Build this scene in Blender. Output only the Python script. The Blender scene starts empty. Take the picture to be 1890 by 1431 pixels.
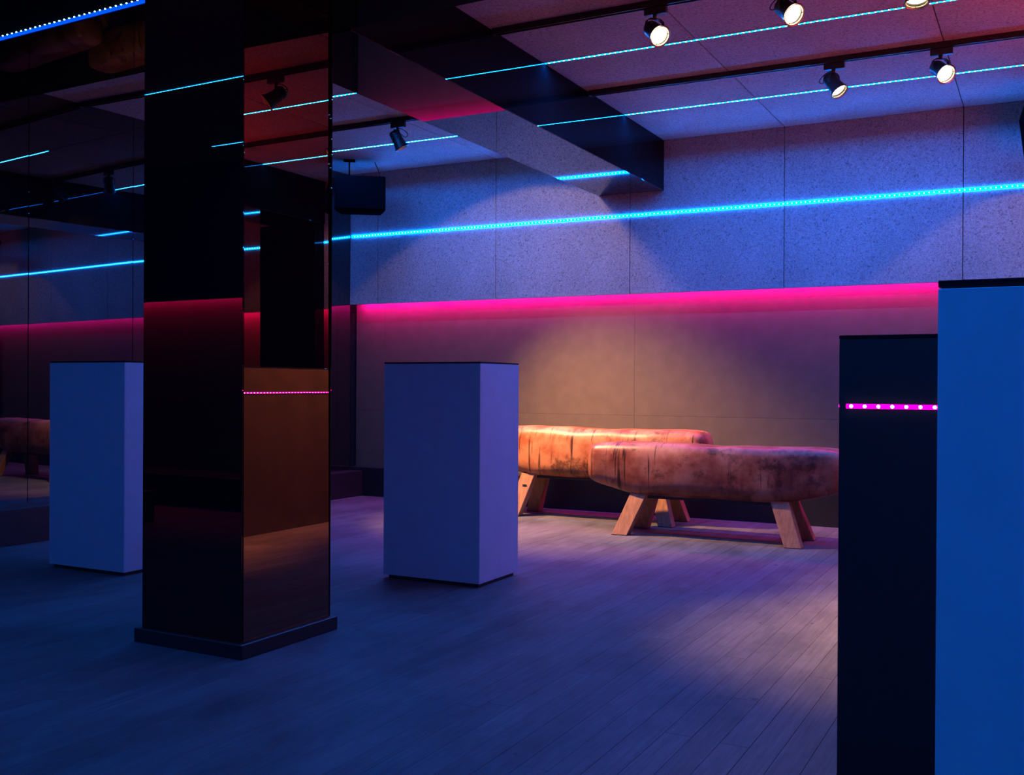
import bpy, bmesh, math, random
from mathutils import Vector, Matrix, Euler
random.seed(7)
R = math.radians
sc = bpy.context.scene
C = sc.collection

# ------------------------------------------------------------------ camera
CAM_H = 1.05
YAW, PIT, ROL, FPX = -0.482872, -0.0028759, 0.0055155, 1891.44
w = Vector((math.sin(YAW)*math.cos(PIT), math.cos(YAW)*math.cos(PIT), math.sin(PIT)))
r0 = Vector((math.cos(YAW), -math.sin(YAW), 0)); u0 = r0.cross(w)
cr = r0*math.cos(ROL)+u0*math.sin(ROL); cu = -r0*math.sin(ROL)+u0*math.cos(ROL)
cam_d = bpy.data.cameras.new('camera'); cam = bpy.data.objects.new('camera', cam_d); C.objects.link(cam)
cam_d.sensor_fit = 'HORIZONTAL'; cam_d.sensor_width = 36.0; cam_d.lens = FPX/1890*36.0
cam_d.clip_start = 0.05; cam_d.clip_end = 60
m = Matrix(((cr.x, cu.x, -w.x, 0), (cr.y, cu.y, -w.y, 0), (cr.z, cu.z, -w.z, CAM_H), (0, 0, 0, 1)))
cam.matrix_world = m
sc.camera = cam

# ------------------------------------------------------------------ world, exposure
world = bpy.data.worlds.new('world'); sc.world = world; world.use_nodes = True
world.node_tree.nodes['Background'].inputs[0].default_value = (0.02, 0.005, 0.02, 1)
world.node_tree.nodes['Background'].inputs[1].default_value = 0.05
vs = sc.view_settings
vs.view_transform = 'Standard'; vs.look = 'None'; vs.gamma = 1.0; vs.use_curve_mapping = False
vs.exposure = 0.0
cy = sc.cycles
cy.use_denoising = True
cy.max_bounces = 9; cy.diffuse_bounces = 4; cy.glossy_bounces = 6
cy.sample_clamp_indirect = 6.0; cy.blur_glossy = 0.3
cy.caustics_reflective = False; cy.caustics_refractive = False

# light levels (radiance of the strips, watts of the spots)
BLUE = (0.0, 0.165, 1.0); L_BLUE = 2000.0
PINK = (1.0, 0.0, 0.42); L_PINK = 240.0
WARM = (1.0, 0.50, 0.20)

# ------------------------------------------------------------------ materials
MATS = {}
def newmat(name):
    mt = bpy.data.materials.new(name); mt.use_nodes = True
    nt = mt.node_tree; nt.nodes.clear()
    out = nt.nodes.new('ShaderNodeOutputMaterial')
    MATS[name] = mt
    return mt, nt, out
def N(nt, t, **kw):
    n = nt.nodes.new(t)
    for k, v in kw.items():
        if k.startswith('i_'):
            n.inputs[k[2:].replace('_', ' ')].default_value = v
        else: setattr(n, k, v)
    return n
def L(nt, a, b): nt.links.new(a, b)
def ramp(nt, stops):
    n = nt.nodes.new('ShaderNodeValToRGB'); e = n.color_ramp.elements
    while len(e) < len(stops): e.new(0.5)
    for i, (p, c) in enumerate(stops):
        e[i].position = p; e[i].color = (c[0], c[1], c[2], 1) if not isinstance(c, float) else (c, c, c, 1)
    return n
def plain(name, col, rough=0.5, metal=0.0, spec=0.5, noise=0.0, scale=30, bump=0.0):
    mt, nt, out = newmat(name)
    p = N(nt, 'ShaderNodeBsdfPrincipled'); L(nt, p.outputs[0], out.inputs[0])
    p.inputs['Roughness'].default_value = rough; p.inputs['Metallic'].default_value = metal
    p.inputs['Specular IOR Level'].default_value = spec
    tc = N(nt, 'ShaderNodeTexCoord'); no = N(nt, 'ShaderNodeTexNoise'); no.inputs['Scale'].default_value = scale
    no.inputs['Detail'].default_value = 4
    L(nt, tc.outputs['Object'], no.inputs['Vector'])
    rp = ramp(nt, [(0.3, tuple(c*(1-noise) for c in col)), (0.7, tuple(min(1, c*(1+noise)) for c in col))])
    L(nt, no.outputs['Fac'], rp.inputs[0]); L(nt, rp.outputs[0], p.inputs['Base Color'])
    if bump:
        b = N(nt, 'ShaderNodeBump'); b.inputs['Strength'].default_value = bump; b.inputs['Distance'].default_value = 0.002
        L(nt, no.outputs['Fac'], b.inputs['Height']); L(nt, b.outputs[0], p.inputs['Normal'])
    return mt
def emit(name, col, s, sampled=True, front_only=False):
    mt, nt, out = newmat(name)
    e = N(nt, 'ShaderNodeEmission'); e.inputs[0].default_value = (*col, 1); e.inputs[1].default_value = s
    L(nt, e.outputs[0], out.inputs[0])
    mt.cycles.emission_sampling = ('FRONT' if front_only else 'AUTO') if sampled else 'NONE'
    return mt
def darkglass(name, ior=1.5, k=1.0, tint=(1, 1, 1), rough=0.004, base=0.0, basecol=(0.004, 0.004, 0.005)):
    """polished dark glass: a black body under a mirror coat that grows towards grazing"""
    mt, nt, out = newmat(name)
    fr = N(nt, 'ShaderNodeFresnel'); fr.inputs['IOR'].default_value = ior
    mu = N(nt, 'ShaderNodeMath', operation='MULTIPLY_ADD'); mu.inputs[1].default_value = k; mu.inputs[2].default_value = base
    mu.use_clamp = True
    L(nt, fr.outputs[0], mu.inputs[0])
    d = N(nt, 'ShaderNodeBsdfDiffuse'); d.inputs[0].default_value = (*basecol, 1)
    tc = N(nt, 'ShaderNodeTexCoord'); no = N(nt, 'ShaderNodeTexNoise'); no.inputs['Scale'].default_value = 3
    no.inputs['Detail'].default_value = 6
    L(nt, tc.outputs['Object'], no.inputs['Vector'])
    mr = N(nt, 'ShaderNodeMapRange'); mr.inputs[1].default_value = 0.4; mr.inputs[2].default_value = 0.8
    mr.inputs[3].default_value = rough; mr.inputs[4].default_value = rough*2.5
    L(nt, no.outputs['Fac'], mr.inputs[0])
    g = N(nt, 'ShaderNodeBsdfGlossy'); g.inputs[0].default_value = (*tint, 1)
    L(nt, mr.outputs[0], g.inputs['Roughness'])
    mx = N(nt, 'ShaderNodeMixShader'); L(nt, mu.outputs[0], mx.inputs[0]); L(nt, d.outputs[0], mx.inputs[1]); L(nt, g.outputs[0], mx.inputs[2])
    L(nt, mx.outputs[0], out.inputs[0])
    return mt
def board(name, col=(0.43, 0.46, 0.47)):
    """pressed wood-wool board: pale with dark specks"""
    mt, nt, out = newmat(name)
    p = N(nt, 'ShaderNodeBsdfPrincipled'); L(nt, p.outputs[0], out.inputs[0]); p.inputs['Roughness'].default_value = 0.85
    p.inputs['Specular IOR Level'].default_value = 0.2
    tc = N(nt, 'ShaderNodeTexCoord')
    no = N(nt, 'ShaderNodeTexNoise'); no.inputs['Scale'].default_value = 75; no.inputs['Detail'].default_value = 3; no.inputs['Roughness'].default_value = 0.75
    no.inputs['Distortion'].default_value = 1.2
    n2 = N(nt, 'ShaderNodeTexNoise'); n2.inputs['Scale'].default_value = 2.2; n2.inputs['Detail'].default_value = 3
    L(nt, tc.outputs['Object'], no.inputs['Vector']); L(nt, tc.outputs['Object'], n2.inputs['Vector'])
    rp = ramp(nt, [(0.30, tuple(c*0.22 for c in col)), (0.43, tuple(c*0.70 for c in col)), (0.56, col), (0.75, tuple(min(1, c*1.2) for c in col))])
    L(nt, no.outputs['Fac'], rp.inputs[0])
    mx = N(nt, 'ShaderNodeMixRGB', blend_type='MULTIPLY'); mx.inputs[0].default_value = 1.0
    r2 = ramp(nt, [(0.3, 0.82), (0.7, 1.0)]); L(nt, n2.outputs['Fac'], r2.inputs[0])
    L(nt, rp.outputs[0], mx.inputs[1]); L(nt, r2.outputs[0], mx.inputs[2]); L(nt, mx.outputs[0], p.inputs['Base Color'])
    b = N(nt, 'ShaderNodeBump'); b.inputs['Strength'].default_value = 0.35; b.inputs['Distance'].default_value = 0.003
    L(nt, no.outputs['Fac'], b.inputs['Height']); L(nt, b.outputs[0], p.inputs['Normal'])
    return mt
def wood(name, c1, c2, rough=0.5, scale=(6, 90, 90), rnd=0.35, stain=0.0, spec=0.4):
    mt, nt, out = newmat(name)
    p = N(nt, 'ShaderNodeBsdfPrincipled'); L(nt, p.outputs[0], out.inputs[0]); p.inputs['Specular IOR Level'].default_value = spec
    tc = N(nt, 'ShaderNodeTexCoord'); oi = N(nt, 'ShaderNodeObjectInfo'); geo = N(nt, 'ShaderNodeNewGeometry')
    off = N(nt, 'ShaderNodeVectorMath', operation='ADD'); cb = N(nt, 'ShaderNodeCombineXYZ')
    ml = N(nt, 'ShaderNodeMath', operation='MULTIPLY'); ml.inputs[1].default_value = 37.0
    L(nt, oi.outputs['Random'], ml.inputs[0])
    for k in range(3): L(nt, ml.outputs[0], cb.inputs[k])
    L(nt, tc.outputs['Object'], off.inputs[0]); L(nt, cb.outputs[0], off.inputs[1])
    mp = N(nt, 'ShaderNodeMapping'); mp.inputs['Scale'].default_value = scale
    L(nt, off.outputs[0], mp.inputs[0])
    no = N(nt, 'ShaderNodeTexNoise'); no.inputs['Scale'].default_value = 1.0; no.inputs['Detail'].default_value = 6; no.inputs['Roughness'].default_value = 0.65
    L(nt, mp.outputs[0], no.inputs['Vector'])
    rp = ramp(nt, [(0.25, c1), (0.75, c2)]); L(nt, no.outputs['Fac'], rp.inputs[0])
    mr = N(nt, 'ShaderNodeMapRange'); mr.inputs[3].default_value = 1-rnd; mr.inputs[4].default_value = 1.0
    L(nt, oi.outputs['Random'], mr.inputs[0])
    mx = N(nt, 'ShaderNodeMixRGB', blend_type='MULTIPLY'); mx.inputs[0].default_value = 1.0
    L(nt, rp.outputs[0], mx.inputs[1]); L(nt, mr.outputs[0], mx.inputs[2])
    # scuffs and old stains across boards, in world space
    n2 = N(nt, 'ShaderNodeTexNoise'); n2.inputs['Scale'].default_value = 2.6; n2.inputs['Detail'].default_value = 8; n2.inputs['Roughness'].default_value = 0.7
    m2 = N(nt, 'ShaderNodeMapping'); m2.inputs['Scale'].default_value = (1.0, 0.6, 1.0); m2.inputs['Rotation'].default_value = (0, 0, 0.9)
    L(nt, geo.outputs['Position'], m2.inputs[0]); L(nt, m2.outputs[0], n2.inputs['Vector'])
    r2 = ramp(nt, [(0.36, 1.0-stain), (0.55, 1.0)]); L(nt, n2.outputs['Fac'], r2.inputs[0])
    m3 = N(nt, 'ShaderNodeMixRGB', blend_type='MULTIPLY'); m3.inputs[0].default_value = 1.0
    L(nt, mx.outputs[0], m3.inputs[1]); L(nt, r2.outputs[0], m3.inputs[2])
    # small dark pits
    vo = N(nt, 'ShaderNodeTexNoise'); vo.inputs['Scale'].default_value = 9; vo.inputs['Detail'].default_value = 2
    m4 = N(nt, 'ShaderNodeMapping'); m4.inputs['Scale'].default_value = (1.6, 0.8, 1); m4.inputs['Location'].default_value = (3, 8, 0)
    L(nt, geo.outputs['Position'], m4.inputs[0]); L(nt, m4.outputs[0], vo.inputs['Vector'])
    r4 = ramp(nt, [(0.245, 1.0-stain*1.3 if stain else 1.0), (0.275, 1.0)]); L(nt, vo.outputs['Fac'], r4.inputs[0])
    m5 = N(nt, 'ShaderNodeMixRGB', blend_type='MULTIPLY'); m5.inputs[0].default_value = 1.0
    L(nt, m3.outputs[0], m5.inputs[1]); L(nt, r4.outputs[0], m5.inputs[2]); L(nt, m5.outputs[0], p.inputs['Base Color'])
    mr2 = N(nt, 'ShaderNodeMapRange'); mr2.inputs[3].default_value = rough-0.08; mr2.inputs[4].default_value = rough+0.15
    L(nt, n2.outputs['Fac'], mr2.inputs[0]); L(nt, mr2.outputs[0], p.inputs['Roughness'])
    b = N(nt, 'ShaderNodeBump'); b.inputs['Strength'].default_value = 0.25; b.inputs['Distance'].default_value = 0.001
    L(nt, no.outputs['Fac'], b.inputs['Height']); L(nt, b.outputs[0], p.inputs['Normal'])
    return mt
def leather(name, seed=0.0, k=1.0):
    mt, nt, out = newmat(name)
    p = N(nt, 'ShaderNodeBsdfPrincipled'); L(nt, p.outputs[0], out.inputs[0]); p.inputs['Specular IOR Level'].default_value = 0.35
    tc = N(nt, 'ShaderNodeTexCoord')
    mp0 = N(nt, 'ShaderNodeMapping'); mp0.inputs['Location'].default_value = (seed, seed*1.7, 0)
    L(nt, tc.outputs['Object'], mp0.inputs[0])
    n1 = N(nt, 'ShaderNodeTexNoise'); n1.inputs['Scale'].default_value = 4.5; n1.inputs['Detail'].default_value = 8; n1.inputs['Roughness'].default_value = 0.62
    L(nt, mp0.outputs[0], n1.inputs['Vector'])
    base = ramp(nt, [(0.30, (0.16*k, 0.032*k, 0.012)), (0.45, (0.44*k, 0.13*k, 0.038)), (0.60, (0.66*k, 0.27*k, 0.09))])
    L(nt, n1.outputs['Fac'], base.inputs[0])
    # drips and creases running down the flank
    mp = N(nt, 'ShaderNodeMapping'); mp.inputs['Scale'].default_value = (34, 3, 2.2)
    L(nt, mp0.outputs[0], mp.inputs[0])
    n2 = N(nt, 'ShaderNodeTexNoise'); n2.inputs['Scale'].default_value = 1.0; n2.inputs['Detail'].default_value = 5; n2.inputs['Distortion'].default_value = 0.4
    L(nt, mp.outputs[0], n2.inputs['Vector'])
    dr = ramp(nt, [(0.34, 0.12), (0.41, 1.0)]); L(nt, n2.outputs['Fac'], dr.inputs[0])
    n3 = N(nt, 'ShaderNodeTexNoise'); n3.inputs['Scale'].default_value = 2.4; n3.inputs['Detail'].default_value = 2
    L(nt, mp0.outputs[0], n3.inputs['Vector'])
    msk = ramp(nt, [(0.40, 0.0), (0.54, 1.0)]); L(nt, n3.outputs['Fac'], msk.inputs[0])
    m1 = N(nt, 'ShaderNodeMixRGB', blend_type='MULTIPLY'); L(nt, msk.outputs[0], m1.inputs[0]); L(nt, base.outputs[0], m1.inputs[1]); L(nt, dr.outputs[0], m1.inputs[2])
    # dark handled patches
    n4 = N(nt, 'ShaderNodeTexNoise'); n4.inputs['Scale'].default_value = 3.1; n4.inputs['Detail'].default_value = 9; n4.inputs['Roughness'].default_value = 0.75
    m4 = N(nt, 'ShaderNodeMapping'); m4.inputs['Location'].default_value = (5+seed, 2, 1); L(nt, tc.outputs['Object'], m4.inputs[0]); L(nt, m4.outputs[0], n4.inputs['Vector'])
    pt = ramp(nt, [(0.40, 0.16), (0.48, 1.0)]); L(nt, n4.outputs['Fac'], pt.inputs[0])
    m2 = N(nt, 'ShaderNodeMixRGB', blend_type='MULTIPLY'); m2.inputs[0].default_value = 0.8
    L(nt, m1.outputs[0], m2.inputs[1]); L(nt, pt.outputs[0], m2.inputs[2])
    # darker towards the lower edge, mixed in at no strength
    sp = N(nt, 'ShaderNodeSeparateXYZ'); L(nt, tc.outputs['Object'], sp.inputs[0])
    ad = N(nt, 'ShaderNodeMath', operation='MULTIPLY_ADD'); ad.inputs[1].default_value = 0.10
    L(nt, n1.outputs['Fac'], ad.inputs[0]); L(nt, sp.outputs['Z'], ad.inputs[2])
    g = ramp(nt, [(0.40, 0.42), (0.47, 1.0)]); L(nt, ad.outputs[0], g.inputs[0])
    m3 = N(nt, 'ShaderNodeMixRGB', blend_type='MULTIPLY'); m3.inputs[0].default_value = 0.0
    L(nt, m2.outputs[0], m3.inputs[1]); L(nt, g.outputs[0], m3.inputs[2]); L(nt, m3.outputs[0], p.inputs['Base Color'])
    rr = ramp(nt, [(0.3, 0.30), (0.7, 0.46)]); L(nt, n1.outputs['Fac'], rr.inputs[0]); L(nt, rr.outputs[0], p.inputs['Roughness'])
    b = N(nt, 'ShaderNodeBump'); b.inputs['Strength'].default_value = 0.4; b.inputs['Distance'].default_value = 0.003
    L(nt, n2.outputs['Fac'], b.inputs['Height']); L(nt, b.outputs[0], p.inputs['Normal'])
    return mt

M_floor = wood('floor_oak', (0.088, 0.083, 0.086), (0.160, 0.152, 0.158), rough=0.62, scale=(85, 3.5, 20), rnd=0.20, stain=0.40, spec=0.2)
M_gap = plain('joint_black', (0.012, 0.011, 0.012), 0.9)
M_joint = plain('floor_joint', (0.06, 0.05, 0.043), 0.8)
M_board = board('wood_wool_board')
M_plaster = plain('painted_wall_board', (0.118, 0.094, 0.062), 0.5, noise=0.10, scale=9, bump=0.15)
M_black = plain('matt_black_paint', (0.010, 0.010, 0.012), 0.45, noise=0.2)
M_dark = plain('dark_paint', (0.020, 0.018, 0.022), 0.7, noise=0.2)
M_metal = plain('black_powder_coat', (0.018, 0.016, 0.016), 0.38, noise=0.15, scale=200)
M_beamglass = darkglass('smoked_glass_dark', ior=1.45, k=0.42, tint=(0.8, 0.85, 1.0))
M_soffit = darkglass('smoked_glass_soffit', ior=2.0, k=1.0, tint=(0.92, 0.95, 1.0))
M_mirror = darkglass('smoked_mirror', ior=1.5, k=1.0, base=0.085, tint=(0.95, 0.95, 1.0))
M_smoke = darkglass('dark_bronze_mirror', ior=1.5, k=0.6, base=0.05, tint=(1.0, 0.5, 0.4))
M_bronze = darkglass('bronze_mirror', ior=1.5, k=0.6, base=0.26, tint=(1.0, 0.42, 0.26))
M_lam = plain('pale_grey_laminate', (0.39, 0.43, 0.50), 0.42, noise=0.04, scale=12)
M_top = darkglass('black_glass_top', ior=1.5, k=1.0, basecol=(0.01, 0.01, 0.012))
M_barface = plain('gloss_black_bar', (0.07, 0.055, 0.045), 0.28, noise=0.15, scale=6)
M_leatherA = leather('worn_leather', 0.0, 0.55)
M_leatherB = leather('worn_leather_tan', 3.3, 0.85)
M_leg = wood('horse_leg_wood', (0.26, 0.12, 0.055), (0.58, 0.30, 0.16), rough=0.55, scale=(40, 40, 5), rnd=0.2)
M_blue = emit('blue_led_glow', BLUE, L_BLUE, front_only=True)
M_blue_side = emit('blue_led_silicone', BLUE, 8.0, sampled=False)
M_bluedeep = emit('blue_led_profile', (0.0, 0.07, 1.0), 1.5)
M_blue_dot = emit('blue_led_diode', (0.35, 0.95, 1.0), 40.0, sampled=False)
M_pink = emit('pink_led_glow', PINK, L_PINK, front_only=True)
M_pinkbar = emit('pink_led_tape', (1.0, 0.0, 0.5), 90.0, front_only=True)
M_pinktape = emit('pink_led_silicone', (1.0, 0.0, 0.62), 2.2, sampled=False)
M_bluerear = emit('blue_led_glow_dimmed', BLUE, L_BLUE*0.38, front_only=True)
M_bluefront = emit('blue_led_glow_front', BLUE, L_BLUE*0.85, front_only=True)
M_redfill = emit('red_fill_glow', (1.0, 0.05, 0.06), 380.0, front_only=True)  # added red fill light for the ceiling, unseen
M_wallhalo = emit('blue_led_halo', BLUE, 90.0)  # glowing lips of the wall strip stand in for lens bloom around it
M_bluewall = emit('blue_led_glow_wall', BLUE, L_BLUE*0.40, front_only=True)
M_pink_dot = emit('pink_led_diode', (1.0, 0.75, 1.0), 30.0, sampled=False)
M_lens = emit('lamp_lens_lit', (1.0, 0.80, 0.48), 9.0, sampled=False)
M_rimlit = plain('lens_ring_metal', (0.55, 0.45, 0.35), 0.3, metal=1.0)
M_cab = plain('speaker_black', (0.003, 0.003, 0.004), 1.0, spec=0.0, noise=0.2, scale=80)
M_sticker = plain('paper_sticker', (0.75, 0.68, 0.55), 0.6)
M_ink = plain('dark_ink', (0.03, 0.03, 0.04), 0.6)

# ------------------------------------------------------------------ mesh helpers
def link(name, bm, mat, parent=None, loc=None, rot=None, smooth=False, recalc=True):
    me = bpy.data.meshes.new(name)
    if recalc: bmesh.ops.recalc_face_normals(bm, faces=bm.faces[:])
    bm.to_mesh(me); bm.free()
    if smooth:
        for p in me.polygons: p.use_smooth = True
    mats = mat if isinstance(mat, (list, tuple)) else [mat]
    for x in mats: me.materials.append(x)
    o = bpy.data.objects.new(name, me); C.objects.link(o)
    if parent is not None: o.parent = parent
    if loc is not None: o.location = loc
    if rot is not None: o.rotation_euler = rot
    return o
def box(bm, x0, x1, y0, y1, z0, z1, mi=0, bev=0.0):
    vs_ = [bm.verts.new(p) for p in ((x0, y0, z0), (x1, y0, z0), (x1, y1, z0), (x0, y1, z0), (x0, y0, z1), (x1, y0, z1), (x1, y1, z1), (x0, y1, z1))]
    fs = []
    for q in ((0, 3, 2, 1), (4, 5, 6, 7), (0, 1, 5, 4), (1, 2, 6, 5), (2, 3, 7, 6), (3, 0, 4, 7)):
        f = bm.faces.new([vs_[i] for i in q]); f.material_index = mi; fs.append(f)
    if bev > 0:
        ed = list({e for f in fs for e in f.edges})
        bmesh.ops.bevel(bm, geom=ed, offset=bev, segments=1, affect='EDGES', profile=0.5)
    return fs
def BX(*a, **k):
    bm = bmesh.new(); box(bm, *a, **k); return bm
def hexa(pts, bev=0.0):
    """8 corners: bottom 4 then top 4"""
    bm = bmesh.new(); v = [bm.verts.new(p) for p in pts]
    for q in ((0, 3, 2, 1), (4, 5, 6, 7), (0, 1, 5, 4), (1, 2, 6, 5), (2, 3, 7, 6), (3, 0, 4, 7)): bm.faces.new([v[i] for i in q])
    if bev: bmesh.ops.bevel(bm, geom=bm.edges[:], offset=bev, segments=1, affect='EDGES')
    return bm
def tube(bm, pts, rad, n=8, closed=False, mi=0):
    pts = [Vector(p) for p in pts]; rings = []
    for i, p in enumerate(pts):
        a = pts[max(i-1, 0)]; b = pts[min(i+1, len(pts)-1)]; t = (b-a).normalized()
        s = t.cross(Vector((0, 0, 1)));
        if s.length < 0.1: s = t.cross(Vector((1, 0, 0)))
        s.normalize(); q = s.cross(t).normalized()
        rr = rad[i] if isinstance(rad, (list, tuple)) else rad
        rings.append([bm.verts.new(p+s*math.cos(2*math.pi*k/n)*rr+q*math.sin(2*math.pi*k/n)*rr) for k in range(n)])
    for i in range(len(rings)-1):
        for k in range(n):
            f = bm.faces.new([rings[i][k], rings[i][(k+1) % n], rings[i+1][(k+1) % n], rings[i+1][k]]); f.material_index = mi
    for rg in (rings[0][::-1], rings[-1]):
        f = bm.faces.new(rg); f.material_index = mi
def lathe(bm, prof, n=28, capa=False, capb=False, mi=0):
    """profile [(radius, z)] about local z"""
    rings = [[bm.verts.new((r*math.cos(2*math.pi*k/n), r*math.sin(2*math.pi*k/n), z)) for k in range(n)] for r, z in prof]
    for i in range(len(rings)-1):
        for k in range(n):
            f = bm.faces.new([rings[i][k], rings[i][(k+1) % n], rings[i+1][(k+1) % n], rings[i+1][k]]); f.material_index = mi
    if capa: bm.faces.new(rings[0][::-1]).material_index = mi
    if capb: bm.faces.new(rings[-1]).material_index = mi
def thing(name, label, cat, loc=(0, 0, 0), rotz=0.0, group=None):
    o = bpy.data.objects.new(name, None); C.objects.link(o); o.location = loc; o.rotation_euler = (0, 0, rotz)
    o.empty_display_size = 0.1
    o['label'] = label; o['category'] = cat; o['kind'] = 'thing'
    if group: o['group'] = group
    return o
def struct(name, bm, mat, **k):
    o = link(name, bm, mat, **k); o['kind'] = 'structure'; return o

# ------------------------------------------------------------------ room dimensions
YW = 7.86          # front of the acoustic boards / face of the back plinth
ZC = 3.02          # ceiling
X1 = 3.6; XL = -8.6; YB = -3.4
PHI = R(4.5)       # turn of the mirrored side wall
def mirx(y): return -6.07 + (y-5.0)*math.tan(PHI)

# ------------------------------------------------------------------ floor
fl = struct('floor', BX(XL, X1, YB, YW+0.14, -0.10, -0.003), M_joint)
PW = 0.087
def cam_z(x, y):
    return Vector((x, y, -CAM_H)).dot(w)
planks = []
i0 = int(math.floor((XL+0.59)/PW)); i1 = int(math.ceil((X1+0.59)/PW))
for i in range(i0, i1):
    xa = -0.59+i*PW; xb = xa+PW
    xa = max(xa, XL); xb = min(xb, X1)
    if xb-xa < 0.02: continue
    y = YB - random.random()*1.7
    if i == -4: y = 3.40-1.9*4
    while y < YW+0.13:
        ln = 1.9 if i == -4 else random.choice((1.6, 1.9, 2.2))
        ya, yb = max(y, YB), min(y+ln, YW+0.13); y += ln
        if yb-ya < 0.05: continue
        # how large the plank shows
        best = 0
        for t in (0.0, 0.25, 0.5, 0.75, 1.0):
            yy = ya+(yb-ya)*t; p = Vector((xa, yy, -CAM_H)); d = p.dot(w)
            if d > 0.4:
                px = p.dot(cr)/d*FPX; py = -p.dot(cu)/d*FPX
                if abs(px) < 960 and py < 730: best = max(best, 1.0/d)
        planks.append((best, xa, xb, ya, yb))
planks.sort(key=lambda q: -q[0])
GAPP = 0.0005
cache = {}
for k, (s, xa, xb, ya, yb) in enumerate(planks[:295]):
    if s <= 0: break
    key = (round(xb-xa, 4), round(yb-ya, 3))
    if key not in cache:
        wd, ln = (xb-xa)/2-GAPP, (yb-ya)/2-GAPP
        bm = BX(-wd, wd, -ln, ln, -0.012, 0.0, bev=0.0005)
        o = link('plank', bm, M_floor, parent=fl); cache[key] = o.data
    else:
        o = bpy.data.objects.new('plank', cache[key]); C.objects.link(o); o.parent = fl
    o.location = ((xa+xb)/2, (ya+yb)/2, random.uniform(-0.0003, 0.0))
bm = bmesh.new()
for s, xa, xb, ya, yb in planks[min(295, sum(1 for q in planks if q[0] > 0)):]:
    box(bm, xa+GAPP, xb-GAPP, ya+GAPP, yb-GAPP, -0.012, random.uniform(-0.0006, 0))
o = link('far_planks', bm, M_floor, parent=fl); o['kind'] = 'stuff'

# ------------------------------------------------------------------ ceiling
ce = struct('ceiling', BX(XL, X1, YB, YW+0.14, ZC+0.02, ZC+0.12), M_gap)
xs = [-0.545+1.248*k for k in range(-7, 5)]
ys = [YW, 6.985, 5.650, 4.315, 2.98, 1.645, 0.31, -1.025, -2.36, YB]
for a in range(len(xs)-1):
    for b in range(len(ys)-1):
        xa, xb = max(xs[a], XL), min(xs[a+1], X1); ya, yb = ys[b+1], ys[b]
        if xb-xa < 0.05: continue
        cx, cyy = (xa+xb)/2, (ya+yb)/2
        hx, hy = (xb-xa)/2-0.0028, (yb-ya)/2-0.002
        link('ceiling_panel', BX(-hx, hx, -hy, hy, 0.0, 0.02, bev=0.0015), M_board, parent=ce, loc=(cx, cyy, ZC))

# ------------------------------------------------------------------ back wall
wb = struct('wall_back', BX(XL, X1, YW+0.14, YW+0.24, 0, ZC+0.1), M_dark)
ZP = 1.795
for a in range(len(xs)-1):
    xa, xb = max(xs[a], mirx(YW)-0.02), min(xs[a+1], X1)
    if xb-xa < 0.05: continue
    cx = (xa+xb)/2; hx = (xb-xa)/2-0.0028
    bm = bmesh.new(); h = (ZC-ZP)/2
    box(bm, -hx, hx, -0.012, 0.012, -h+0.0, h, bev=0.001)
    link('acoustic_panel', bm, M_board, parent=wb, loc=(cx, YW+0.012, (ZC+ZP)/2))
    link('panel_backing', BX(-hx-0.0028, hx+0.0028, -0.044, 0.047, -h+0.03, h), M_gap, parent=wb, loc=(cx, YW+0.072, (ZC+ZP)/2))
link('joint_backer', BX(mirx(YW), X1, YW+0.0245, YW+0.0265, ZP+0.001, ZP+0.05), M_gap, parent=wb)  # added strip, keeps pink cove light from showing through the board joints
zs = [0.22, 0.80, ZP+0.05]
for a in range(-3, 2):
    xa, xb = max(-0.545+2.496*(a), mirx(YW)-0.02), min(-0.545+2.496*(a+1), X1)
    if xb-xa < 0.05: continue
    for b in range(2):
        za, zb = zs[b], zs[b+1]
        link('wall_board', BX(-(xb-xa)/2+0.0006, (xb-xa)/2-0.0006, -0.01, 0.01, -(zb-za)/2+0.0006, (zb-za)/2-0.0006, bev=0.0006), M_plaster, parent=wb, loc=((xa+xb)/2, YW+0.13, (za+zb)/2))
struct('baseboard_back', BX(mirx(YW), X1, YW, YW+0.135, 0, 0.268, bev=0.003), M_black)

# other shell walls
struct('wall_right', BX(X1, X1+0.1, YB, YW+0.2, 0, ZC+0.1), M_dark)
struct('wall_front', BX(-4.6, X1, YB-0.1, YB, 0, ZC+0.1), M_dark)
struct('wall_outer', BX(XL-0.1, XL, -0.85, YW+0.2, 0, ZC+0.1), M_dark)
wc = struct('wall_rear', BX(XL, -4.6, -0.95, -0.85, 0, ZC+0.1), M_dark)
link('wall_board', BX(XL, -4.6, -0.85, -0.84, 0.2, ZP+0.05), M_plaster, parent=wc)
link('wall_board', BX(XL, -4.6, -0.76, -0.73, ZP, ZC), M_dark, parent=wc)
struct('glow_blocker_rear', BX(XL, -4.6, -0.84, -0.35, 0, 0.26, bev=0.003), M_black)  # unseen ledge added to hide the pink glow on the rear floor
struct('wall_return', BX(-4.6, -4.5, YB, -0.75, 0, ZC+0.1), M_dark)

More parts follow.
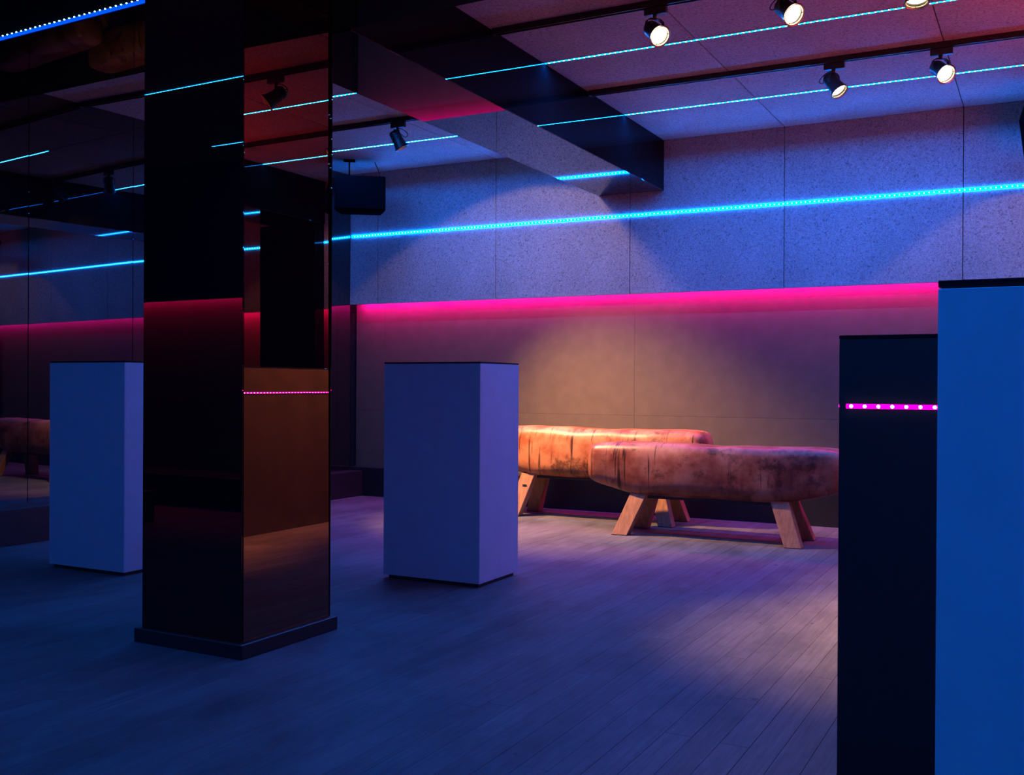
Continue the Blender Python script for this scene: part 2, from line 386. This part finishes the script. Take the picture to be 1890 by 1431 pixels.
# ------------------------------------------------------------------ mirrored side wall
wl = struct('wall_left', hexa([(mirx(0.45)-0.13, 0.45, 0), (mirx(0.45)-0.03, 0.45, 0), (mirx(YW)-0.03, YW, 0), (mirx(YW)-0.13, YW, 0),
     (mirx(0.45)-0.13, 0.45, ZC), (mirx(0.45)-0.03, 0.45, ZC), (mirx(YW)-0.03, YW, ZC), (mirx(YW)-0.13, YW, ZC)]), M_black)
joints = [0.45, 1.28, 2.11, 2.94, 3.775, 4.606, 5.437, 6.268, 7.10, YW-0.005]
tilt = [0, .1, -.1, .2, -0.10, 0.0, 0.12, -0.1, 0]
for k in range(len(joints)-1):
    ya, yb = joints[k], joints[k+1]; ymid = (ya+yb)/2
    ln = (yb-ya)/math.cos(PHI)/2-0.0015
    link('mirror_panel', BX(-0.008, 0.0, -ln, ln, 0.20, ZC-0.002, bev=0.0015), M_mirror, parent=wl,
         loc=(mirx(ymid), ymid, 0), rot=(0, 0, -PHI-R(tilt[k])))
def basex(y): return -5.876+(y-4.24)*(0.176/3.56)
struct('baseboard_left', hexa([(mirx(0.45)-0.02, 0.45, 0), (basex(0.45), 0.45, 0), (basex(YW), YW, 0), (mirx(YW)-0.02, YW, 0),
     (mirx(0.45)-0.02, 0.45, 0.235), (basex(0.45), 0.45, 0.235), (basex(YW), YW, 0.235), (mirx(YW)-0.02, YW, 0.235)], bev=0.003), M_black)

# ------------------------------------------------------------------ mirrored pillar and beams
def glass_column(name, label, cx, cyy, a, hx, hy, h, plinth=0.058, panels=(M_bronze,)*4, lean=(0, 0)):
    t = thing(name, label, 'pillar', (cx, cyy, 0), a)
    g = 0.006
    link('core', BX(-hx+0.022, hx-0.022, -hy+0.022, hy-0.022, 0, h), M_black, parent=t)
    link('glass_panel', BX(-hx+0.001, hx-0.001, -hy, -hy+g, plinth, h, bev=0.001), panels[0], parent=t)
    link('glass_panel', BX(-hx+0.001, hx-0.001, hy-g, hy, plinth, h, bev=0.001), panels[1], parent=t)
    link('glass_panel', BX(-hx, -hx+g, -hy+g, hy-g, plinth, h, bev=0.001), panels[2], parent=t)
    link('glass_panel', BX(hx-g, hx, -hy+g, hy-g, plinth, h, bev=0.001), panels[3], parent=t, rot=(0, -lean[1], lean[0]))
    b = 0.022
    bm = bmesh.new()
    box(bm, -hx-b, hx+b, -hy-b, hy+b, 0, plinth, bev=0.003)
    link('plinth', bm, M_black, parent=t)
    return t
PA = -R(0.9)
# front right corner of the glass stands at (-2.71, 2.985)
pcx = -2.71 - 0.268*math.cos(PA) - 0.268*math.sin(-PA); pcy = 2.985 + 0.268*math.cos(PA) - 0.268*math.sin(-PA)
glass_column('mirrored_pillar', 'tall square pillar clad in bronze mirror glass on a low black plinth', pcx, pcy, PA, 0.268, 0.268, 2.612, panels=(M_smoke, M_smoke, M_smoke, M_bronze), lean=(R(0.6), R(0.22)))
glass_column('black_pillar', 'black glass pillar against the back wall, seen only reflected in the mirrored pillar', 1.13, 7.785, 0, 0.34, 0.070, 2.612,
             panels=(M_beamglass,)*4)
ZB = 2.615
def beam(name, label, x0, x1, y0, y1, rot=0.0, org=None, skip=(), soffit=None):
    org = org or ((x0+x1)/2, (y0+y1)/2)
    t = thing(name, label, 'ceiling beam', (org[0], org[1], 0), rot)
    a, b, c, d = x0-org[0], x1-org[0], y0-org[1], y1-org[1]; g = 0.006
    link('core', BX(a+g, b-g, c+g, d-g, ZB+g, ZC-0.001), M_black, parent=t)
    link('soffit_glass', BX(a, b, c, d, ZB, ZB+g, bev=0.001), soffit or M_soffit, parent=t)
    link('side_glass', BX(a, a+g, c, d, ZB+g, ZC-0.001, bev=0.001), M_beamglass, parent=t)
    link('side_glass', BX(b-g, b, c, d, ZB+g, ZC-0.001, bev=0.001), M_beamglass, parent=t)
    if 'ends' not in skip:
        link('side_glass', BX(a+g, b-g, c, c+g, ZB+g, ZC-0.001, bev=0.001), M_beamglass, parent=t)
        link('side_glass', BX(a+g, b-g, d-g, d, ZB+g, ZC-0.001, bev=0.001), M_beamglass, parent=t)
    return t
beam('glass_beam', 'black glass ceiling beam running from above the mirrored pillar to the back wall', -3.315, -2.752, 3.69, YW-0.001, skip=('ends',))
XA = -R(2.3)
cb = beam('glass_beam', 'wide black glass cross beam along the top, passing over the mirrored pillar', -6.35, 3.3, 3.02, 3.66, rot=XA*0.9, org=(-2.5, 3.33), soffit=M_beamglass)
beam('glass_beam', 'second black glass beam at right, seen reflected in the mirrored pillar', 0.78, 1.34, 3.75, YW-0.001, skip=('ends',))

# ------------------------------------------------------------------ LED strips
PITCH = 0.0333
def led_strip(label, p0, p1, face, group='blue light strips', mats=None, width=0.010, name='led_strip', dot=0.005, single=0, shift=0.0, lip=0.0, liptone=None, start=None):
    """a strip from p0 to p1; face is the direction the diodes look"""
    p0, p1, face = Vector(p0), Vector(p1), Vector(face).normalized()
    t = thing(name, label, 'light strip', (p0+p1)/2, 0, group)
    ax = (p1-p0).normalized(); side = face.cross(ax).normalized(); ln = (p1-p0).length
    M = Matrix((ax, side, face)).transposed().to_4x4(); gw = min(width, 0.004)
    mg, ms, md = mats or (M_blue, M_blue_side, M_blue_dot)
    bm = bmesh.new(); box(bm, -ln/2, ln/2, -width/2-0.001, width/2+0.001, 0.0, 0.0025); bm.transform(M)
    link('tape', bm, ms, parent=t)
    bm = bmesh.new(); v = [bm.verts.new(q) for q in ((-ln/2, -gw/2, 0.0028), (ln/2, -gw/2, 0.0028), (ln/2, gw/2, 0.0028), (-ln/2, gw/2, 0.0028))]
    bm.faces.new(v); bm.transform(M)
    o = link('glow_cover', bm, mg, parent=t, recalc=False)
    if lip:
        for sg in (-1, 1):
            y0_, y1_ = sorted((sg*(width/2+0.0012), sg*(width/2+0.0024)))
            bm = BX(-ln/2, ln/2, y0_, y1_, 0.0, 0.0028+(width/2+0.0012)*lip); bm.transform(M)
            link('profile_lip', bm, liptone or M_rimlit, parent=t)
    n = int((ln-0.02)/PITCH); first = -ln/2+(ln-(n-1)*PITCH)/2 if start is None else -ln/2+start
    bm = bmesh.new()
    for k in range(n):
        c = first+k*PITCH
        if k < single: continue
        box(bm, c-dot/2, c+dot/2, shift-dot/2, shift+dot/2, 0.0030 if not shift else 0.0, 0.0048)
    bm.transform(M)
    o = link('diodes', bm, md, parent=t); o['kind'] = 'stuff'
    for k in range(single):
        c = first+k*PITCH
        b2 = BX(c-dot/2, c+dot/2, -dot/2, dot/2, 0.0030, 0.0060, bev=dot*0.29); b2.transform(M)
        link('diode', b2, md, parent=t)
    return t
DN = (0, 0, -1)
led_strip('long bright blue light strip across the acoustic boards of the back wall', (mirx(YW)+0.01, YW-0.0005, 2.436), (X1-0.1, YW-0.0005, 2.436), (0, -1, 0), width=0.014, mats=(M_bluewall, M_blue_side, M_blue_dot), lip=0.28, liptone=M_wallhalo)
led_strip('blue ceiling light strip nearest the back wall, right of the glass beam', (-2.748, 6.985, ZC-0.0005), (0.775, 6.985, ZC-0.0005), DN, lip=0.19)
led_strip('blue ceiling light strip nearest the back wall, left of the glass beam', (mirx(6.985)+0.02, 6.985, ZC-0.0005), (-3.32, 6.985, ZC-0.0005), DN, lip=0.19)
led_strip('blue ceiling light strip between the two lamp tracks, right of the glass beam', (-2.748, 5.650, ZC-0.0005), (0.775, 5.650, ZC-0.0005), DN, lip=0.19)
led_strip('blue ceiling light strip between the two lamp tracks, left of the glass beam', (-4.46, 5.650, ZC-0.0005), (-3.32, 5.650, ZC-0.0005), DN, lip=0.19)
ca, sa = math.cos(XA*0.9), math.sin(XA*0.9)
def cbp(x, y): dx, dy = x+2.5, y-3.33; return (-2.5+dx*ca-dy*sa, 3.33+dx*sa+dy*ca)
q0, q1 = cbp(-6.25, 3.017), cbp(-3.15, 3.017)
led_strip('deep blue light strip along the front lower edge of the cross beam, top left', (q0[0], q0[1], ZB+0.012), (q1[0], q1[1], ZB+0.012), (sa, -ca, 0.0), mats=(M_bluedeep, M_bluedeep, M_blue_dot), width=0.014, shift=0.010, dot=0.0034)
led_strip('blue ceiling strip in front of the pillar, seen reflected in its left face', (-6.2, 1.0, ZC-0.0005), (2.6, 1.0, ZC-0.0005), DN, mats=(M_bluerear, M_blue_side, M_blue_dot))
led_strip('blue ceiling strip behind the camera, lighting the nearest plinth', (-2.6, -0.33, ZC-0.0005), (2.6, -0.33, ZC-0.0005), DN, mats=(M_bluefront, M_blue_side, M_blue_dot))
led_strip('second blue ceiling strip in front of the pillar, seen reflected lower in its left face', (-6.29, -0.33, ZC-0.0005), (-2.7, -0.33, ZC-0.0005), DN, mats=(M_bluerear, M_blue_side, M_blue_dot))
pk = (M_pink, M_pink, M_pink_dot)
led_strip('hidden pink light strip in the cove under the acoustic boards', (mirx(YW)+0.03, YW+0.060, ZP+0.022), (X1-0.1, YW+0.060, ZP+0.022), DN, group='pink light strips', mats=pk)
led_strip('pink cove light of the rear wall, reflected red in the mirrored pillar', (XL+0.1, -0.785, ZP+0.03), (-4.7, -0.785, ZP+0.03), DN, group='pink light strips', mats=pk)

# ------------------------------------------------------------------ lamp tracks
def track(label, y, x0, x1):
    t = thing('lighting_track', label, 'lamp track', ((x0+x1)/2, y, ZC), 0, 'lamp tracks on the ceiling')
    h = (x1-x0)/2
    bm = bmesh.new(); box(bm, -h, h, -0.017, 0.017, -0.006, 0.0); box(bm, -h, h, -0.017, -0.011, -0.034, -0.006); box(bm, -h, h, 0.011, 0.017, -0.034, -0.006)
    link('rail', bm, M_metal, parent=t)
    link('conductor_channel', BX(-h+0.002, h-0.002, -0.011, 0.011, -0.026, -0.006), M_gap, parent=t)
    link('end_cap', BX(-h-0.012, -h, -0.018, 0.018, -0.035, 0), M_metal, parent=t)
    link('end_cap', BX(h, h+0.012, -0.018, 0.018, -0.035, 0), M_metal, parent=t)
T1, T2 = 4.985, 6.325
track('black lamp track nearer the camera, right of the glass beam, ending at frame top', T1, -2.73, 0.755)
track('black lamp track nearer the back wall, right of the glass beam', T2, -2.73, 0.755)
track('short black lamp track nearer the camera, left of the glass beam', T1, mirx(T1)+0.03, -3.33)
track('black lamp track left of the glass beam, carrying one spotlight near the speaker', T2, mirx(T2)+0.03, -3.33)

def spotlight(label, x, y, target, watt, cone=60, blend=0.6, cable=1, lit=1.0, swing=0.0, rad=0.035):
    t = thing('track_spotlight', label, 'spotlight', (x, y, ZC-0.034), 0, 'spotlights on the lamp tracks')
    link('adapter', BX(-0.055, 0.065, -0.016, 0.016, -0.040, -0.002, bev=0.003), M_metal, parent=t)
    bm = bmesh.new(); tube(bm, [(0, 0, -0.036), (0, 0, -0.062)], [0.012, 0.008], 10); link('stem', bm, M_metal, parent=t, smooth=True)
    piv = Vector((0, 0, -0.125))
    d = (Vector(target)-(Vector((x, y, ZC-0.034))+piv)).normalized()
    yawa = math.atan2(d.x, -d.y) if math.hypot(d.x, d.y) > 1e-3 else 0.0
    # U yoke turned to the aim
    bm = bmesh.new(); n = 10
    arc = [(-0.048, 0, -0.125), (-0.052, 0, -0.100), (-0.047, 0, -0.074), (-0.030, 0, -0.062), (0, 0, -0.060), (0.030, 0, -0.062), (0.047, 0, -0.074), (0.052, 0, -0.100), (0.048, 0, -0.125)]
    for a, b in zip(arc[:-1], arc[1:]):
        A, B = Vector(a), Vector(b); tt = (B-A).normalized(); nn = Vector((tt.z, 0, -tt.x))*0.0022
        v = []
        for P in (A, B):
            for s1 in (-1, 1):
                for s2 in (-1, 1): v.append(bm.verts.new(P+nn*s1+Vector((0, 0.010*s2, 0))))
        for q in ((0, 1, 3, 2), (4, 6, 7, 5), (0, 2, 6, 4), (1, 5, 7, 3), (0, 4, 5, 1), (2, 3, 7, 6)): bm.faces.new([v[i] for i in q])
    bm.transform(Matrix.Rotation(yawa, 4, 'Z'))
    yk = link('yoke', bm, M_metal, parent=t)
    # bell shaped housing: local +z is the aim
    Mx = Matrix.Translation(piv) @ d.to_track_quat('Z', 'Y').to_matrix().to_4x4()
    bm = bmesh.new()
    lathe(bm, [(0.004, -0.068), (0.030, -0.066), (0.038, -0.058), (0.041, -0.045), (0.0415, 0.0), (0.043, 0.02), (0.047, 0.045), (0.054, 0.066), (0.057, 0.072), (0.0555, 0.073),
               (0.052, 0.066), (0.046, 0.050), (0.044, 0.046)], 30, capa=True)
    bm.transform(Mx); body = link('housing', bm, M_metal, parent=t, smooth=True)
    bm = bmesh.new()
    for k in range(6):
        a = k*math.pi/3
        for zz in (-0.024,): box(bm, 0.0405*math.cos(a)-0.002, 0.0405*math.cos(a)+0.002, 0.0405*math.sin(a)-0.002, 0.0405*math.sin(a)+0.002, zz, zz+0.005)
    bm.transform(Mx); o = link('vent', bm, M_rimlit, parent=body); o['kind'] = 'stuff'
    bm = bmesh.new(); lathe(bm, [(0.050, 0.066), (0.0545, 0.0735), (0.0525, 0.0755), (0.0475, 0.0705), (0.0460, 0.062)], 30); bm.transform(Mx)
    link('front_ring', bm, M_rimlit, parent=t, smooth=True)
    bm = bmesh.new(); lathe(bm, [(0.0005, 0.060), (0.020, 0.0585), (0.036, 0.054), (0.045, 0.048)], 26); bm.transform(Mx)
    link('lamp_lens', bm, M_lens, parent=t, smooth=True)
    # thin hook holding the lamp
    for k in range(3):
        a = k*2*math.pi/3+0.4; ca_, sa_ = math.cos(a), math.sin(a); bm = bmesh.new()
        tube(bm, [(0.049*ca_, 0.049*sa_, 0.068), (0.038*ca_, 0.038*sa_, 0.064)], 0.002, 5)
        bm.transform(Mx); link('lamp_clip', bm, M_metal, parent=t)
    if cable:
        back = Mx @ Vector((0, 0, -0.066)); s = cable
        pts = [(0.01*s, 0, -0.045), (-0.035*s, 0.004, -0.052), (-0.075*s, 0.01, -0.080), (-0.083*s, 0.008, -0.105), (-0.060*s, 0.0, -0.112), (back.x-0.02*s, back.y, back.z+0.01), back]
        P = [Vector(p) for p in pts]; sm = []
        for i in range(len(P)-1):
            a, b, c_, e = P[max(i-1, 0)], P[i], P[i+1], P[min(i+2, len(P)-1)]
            for j in range(5):
                u = j/5; sm.append(0.5*((2*b)+(-a+c_)*u+(2*a-5*b+4*c_-e)*u*u+(-a+3*b-3*c_+e)*u**3))
        bm = bmesh.new(); tube(bm, sm+[P[-1]], 0.0028, 6); link('cable', bm, M_metal, parent=t, smooth=True)
    if watt > 0:
        ld = bpy.data.lights.new('spot_beam', 'SPOT'); ld.energy = watt; ld.color = WARM; ld.spot_size = R(cone); ld.spot_blend = blend; ld.shadow_soft_size = rad
        lo = bpy.data.objects.new('spot_beam', ld); C.objects.link(lo); lo.parent = t
        lo.matrix_local = Matrix.Translation(piv+d*0.082) @ (-d).to_track_quat('Z', 'Y').to_matrix().to_4x4()
    return t
spotlight('lit spotlight on the nearer lamp track, first right of the glass beam', -1.80, T1, (1.16, 2.46, 0), 130, 60, 1.0, cable=0)
spotlight('lit spotlight on the nearer lamp track, halfway along the top edge, partly cropped', -1.13, T1, (1.80, 2.50, 0), 130, 60, 1.0, cable=1)
spotlight('lit spotlight cropped by the top edge, farthest right on the nearer lamp track', -0.545, T1, (-0.52, 4.50, 0), 640, 46, 1.0, cable=1)
spotlight('spotlight on the far track tilted down to the right, cable loop at its left', -1.155, T2, (0.79, 5.53, 0), 1100, 78, 0.9, cable=1)
spotlight('lit spotlight on the far track facing the camera, below the ceiling panel joint', -0.562, T2, (1.95, 3.17, 0), 200, 60, 1.0, cable=0)
spotlight('spotlight left of the glass beam on the far track, aimed down at the gym horses', -4.285, T2, (-3.14, 7.30, 0), 1350, 72, 0.9, cable=-1)
spotlight('spotlight hidden behind the glass beam on the far track, washing the back wall', -3.45, T2, (-4.01, 8.31, 0.62), 44, 92, 0.08, cable=0)
spotlight('spotlight on the far track outside the right frame edge, washing the back wall', 0.50, T2, (0.46, 8.0, 0.5), 34, 96, 0.10, cable=0)

# ------------------------------------------------------------------ loudspeakers
def speaker(label, loc, rotz, tiltx, wd=0.46, h=0.30, d=0.30):
    t = thing('loudspeaker', label, 'loudspeaker', loc, rotz, 'hanging loudspeakers')
    rt = Matrix.Rotation(tiltx, 4, 'X')
    bm = hexa([(-wd/2, -d/2, -h/2), (wd/2, -d/2, -h/2), (wd/2*0.82, d/2, -h/2), (-wd/2*0.82, d/2, -h/2), (-wd/2, -d/2, h/2), (wd/2, -d/2, h/2), (wd/2*0.82, d/2, h/2), (-wd/2*0.82, d/2, h/2)], bev=0.008)
    bm.transform(rt); link('cabinet', bm, M_cab, parent=t)
    bm = BX(-wd/2+0.015, wd/2-0.015, -d/2-0.012, -d/2+0.002, -h/2+0.015, h/2-0.015, bev=0.004); bm.transform(rt); link('grille', bm, M_cab, parent=t)
    zt = ZC-loc[2]
    bm = bmesh.new(); tube(bm, [(-0.10, 0, h/2-0.02), (-0.10, 0, zt-0.014)], 0.007, 8); link('hanger', bm, M_cab, parent=t)
    link('ceiling_plate', BX(-0.15, -0.05, -0.03, 0.03, zt-0.014, zt-0.0005), M_cab, parent=t)
    for s in (-1, 1):
        bm = bmesh.new(); tube(bm, [(s*(wd/2*0.91-0.002), 0, 0), (s*(wd/2*0.91+0.014), 0, 0)], 0.012, 12); bm.transform(rt)
        link('knob', bm, M_cab, parent=t)
    bm = bmesh.new(); tube(bm, [(wd/2-0.06, 0.06, h/2-0.01), (wd/2-0.055, 0.06, h/2+0.05), (wd/2-0.07, 0.06, zt-0.07), (wd/2-0.10, 0.06, zt-0.002)], 0.004, 6); link('cable', bm, M_metal, parent=t)
    return t
speaker('black loudspeaker hanging under the ceiling beside the mirrored pillar', (-5.385, 7.38, 2.708), R(34), R(2), wd=0.44, h=0.30)
speaker('black loudspeaker at the right frame edge, hanging under the ceiling', (0.055, 7.33, 2.70), R(20), R(-20), wd=0.46)

# ------------------------------------------------------------------ display plinths
def display_plinth(label, x, y, wd=0.596, dp=0.432, h=1.158, turn=0.0):
    """x, y: front right corner on plan"""
    t = thing('display_plinth', label, 'plinth', (x, y, 0), turn, 'tall pale display plinths')
    z0 = 0.020; g = 0.006; i = 0.03
    link('foot', BX(-wd+i, -i*0.4, i*0.4, dp-i, 0, z0), M_black, parent=t)
    link('front_panel', BX(-wd, 0, 0, g, z0, h, bev=0.0008), M_lam, parent=t)
    link('side_panel', BX(-g, 0, g+0.0004, dp-g, z0, h, bev=0.0008), M_lam, parent=t)
    link('side_panel', BX(-wd, -wd+g, g+0.0004, dp-g, z0, h, bev=0.0008), M_lam, parent=t)
    link('back_panel', BX(-wd, 0, dp-g, dp, z0, h, bev=0.0008), M_lam, parent=t)
    link('glass_top', BX(-wd+0.0, 0.0, 0.0, dp, h+0.0012, h+0.009, bev=0.001), M_top, parent=t)
    for sx in (-wd+0.02, -0.02):
        for sy in (0.02, dp-0.02):
            link('spacer', BX(sx-0.006, sx+0.006, sy-0.006, sy+0.006, h-0.004, h+0.0013), M_black, parent=t)
    return t
display_plinth('pale laminate display plinth standing right of the pillar, in front of the gym horses', -2.591, 4.590)
display_plinth('pale display plinth half hidden behind the left side of the mirrored pillar', -4.423, 3.930)
display_plinth('nearest pale display plinth, cropped by the right frame edge', -0.109+0.596, 1.216)

# ------------------------------------------------------------------ black bar counter with pink strip
bt = thing('bar_counter', 'long black bar counter with a pink light strip around it, behind the nearest plinth', 'bar counter', (-0.482, 2.745, 0), 0)
BL, BW, BH = 3.9, 0.62, 1.172
link('end_panel', BX(0, BW, 0, 0.012, 0.0, BH, bev=0.001), M_black, parent=bt)
link('front_panel', BX(0, 0.012, 0.012, BL, 0.0, BH, bev=0.001), M_barface, parent=bt)
link('back_panel', BX(BW-0.012, BW, 0.012, BL, 0.0, BH), M_black, parent=bt)
link('end_panel', BX(0.012, BW-0.012, BL-0.012, BL, 0.0, BH), M_black, parent=bt)
link('counter_top', BX(-0.001, BW+0.002, -0.001, BL+0.002, BH+0.0005, BH+0.010, bev=0.0015), M_top, parent=bt)
pkb = (M_pinkbar, M_pinktape, M_pink_dot)
led_strip('pink light strip with large bright diodes on the end of the bar counter', (-0.482+0.018, 2.744, 0.999), (-0.482+0.60, 2.744, 0.999), (0, -1, 0), group='pink light strips', mats=pkb, width=0.010, single=17, start=0.013, dot=0.008)
led_strip('pink light strip along the long face of the bar, reflected in the pillar', (-0.4825, 2.76, 0.999), (-0.4825, 2.745+BL-0.02, 0.999), (-1, 0, 0), group='pink light strips', mats=pkb, width=0.008)

# added unseen shelf beyond the right frame edge; its red strip tints the ceiling
sh = thing('added_fill_shelf', 'added black shelf at far right carrying a red fill light, unseen outside the frame', 'shelf', (0.85, 4.6, 0), 0)
link('board', BX(-0.18, 0.18, -1.9, 1.9, 1.66, 1.69, bev=0.002), M_black, parent=sh)
for yy in (-1.8, 0.0, 1.8): link('upright', BX(-0.17, 0.17, yy-0.015, yy+0.015, 0, 1.66), M_black, parent=sh)
for zz in (0.6, 1.15): link('board', BX(-0.17, 0.17, -1.78, 1.78, zz, zz+0.025), M_black, parent=sh)
led_strip('added red fill strip that tints the ceiling, unseen outside the frame', (0.81, 2.9, 1.6905), (0.81, 6.2, 1.6905), (0, 0, 1), group='added red fill strips', mats=(M_redfill, M_redfill, M_pink_dot))

# ------------------------------------------------------------------ gym horses
def horse(label, cx, cyy, length, zb, zt, wd, mat, footspread, legx, group='old leather gym horses', lean=0.17, sticker=False):
    t = thing('gym_horse', label, 'gym horse', (cx, cyy, 0), 0, group)
    nS, nR = 64, 40; rings = []; bm = bmesh.new(); H = zt-zb
    for i in range(nS+1):
        s = i/nS*2-1; x = s*length/2; a = abs(s)
        e = max(0.0, (a-(1-0.085/(length/2)*1.1))/(0.085/(length/2)*1.1))  # rounded nose
        nose = math.sqrt(max(0.0, 1-min(e, 1)**2.6))
        tp = max(0.0, (abs(x)-(length/2-0.40))/0.40)                      # belly rises to the nose
        bot = zb+H*0.23*(tp**1.0)
        top = zt-0.006*math.sin(x*5.1+1)-0.01*tp
        ww = (wd/2)*(1-0.12*tp)
        k = 0.60+0.40*nose
        if i in (0, nS): k = 0.58
        cz = (bot+top)/2+0.01; hz = (top-bot)/2
        kz = k if e > 0 else 1.0; kw = (0.50+0.50*nose) if e > 0 else 1.0
        ring = []
        for j in range(nR):
            th = 2*math.pi*j/nR; c_, s_ = math.cos(th), math.sin(th)
            p = 0.40 if s_ > 0 else 0.30
            yy = ww*kw*math.copysign(abs(c_)**p, c_); zz = hz*kz*math.copysign(abs(s_)**(0.62 if s_ > 0 else 0.45), s_)
            if s_ < 0: yy *= 1-0.10*abs(s_)**2
            else: yy *= 1-0.05*abs(s_)
            ring.append(bm.verts.new((x+0.003*math.sin(th*3+i), yy+0.003*math.sin(x*9+th*2), cz+zz+0.0025*math.sin(x*14+th*3))))
        rings.append(ring)
    for i in range(nS):
        for j in range(nR): bm.faces.new([rings[i][j], rings[i][(j+1) % nR], rings[i+1][(j+1) % nR], rings[i+1][j]])
    bm.faces.new(rings[0][::-1]); bm.faces.new(rings[-1])
    link('leather_body', bm, mat, parent=t, smooth=True)
    link('base_board', BX(-length/2+0.42, length/2-0.42, -wd*0.26, wd*0.26, zb-0.008, zb+0.02, bev=0.003), M_black, parent=t)
    legs = []
    for sx in (-1, 1):
        for sy in (-1, 1):
            topc = Vector((sx*legx[0], sy*wd*0.30, zb+0.03)); ft = Vector((sx*legx[1], sy*footspread, 0.0))
            a, b = 0.060, 0.040
            P = []
            for c, z in ((ft, 0.0), (topc, zb+0.03)):
                sc_ = 0.92 if z == 0 else 1.0
                P += [(c.x-a*sc_, c.y-b, z), (c.x+a*sc_, c.y-b, z), (c.x+a*sc_, c.y+b, z), (c.x-a*sc_, c.y+b, z)]
            l = link('leg', hexa(P, bev=0.003), M_leg, parent=t); legs.append(l)
            link('foot_pad', BX(ft.x-a*0.9, ft.x+a*0.9, ft.y-b-0.001, ft.y+b+0.001, 0.0, 0.005), M_black, parent=l)
    if sticker:
        l = legs[0]; tc_ = Vector((-legx[0], -wd*0.30, zb+0.03)); ft = Vector((-legx[1], -footspread, 0.0))
        c = tc_.lerp(ft, 0.28)
        nrm = Vector((0, -1, -0.12)).normalized()
        bm = BX(-0.018, 0.018, -0.0425, -0.0400, -0.018, 0.018); 
        s_ = link('sticker', bm, M_ink, parent=l, loc=(c.x+0.012, c.y-0.002, c.z), rot=(math.atan2(footspread-wd*0.3, zb), 0, 0))
    return t
horse('dark worn leather gym horse in front, its right end behind the bar counter', -2.06, 6.94, 1.80, 0.262, 0.632, 0.38, M_leatherA, 0.205, (0.49, 0.60))
horse('lighter tan leather gym horse behind, its left end hidden by the plinth', -3.15, 7.46, 1.82, 0.313, 0.703, 0.38, M_leatherB, 0.185, (0.53, 0.64), sticker=True)
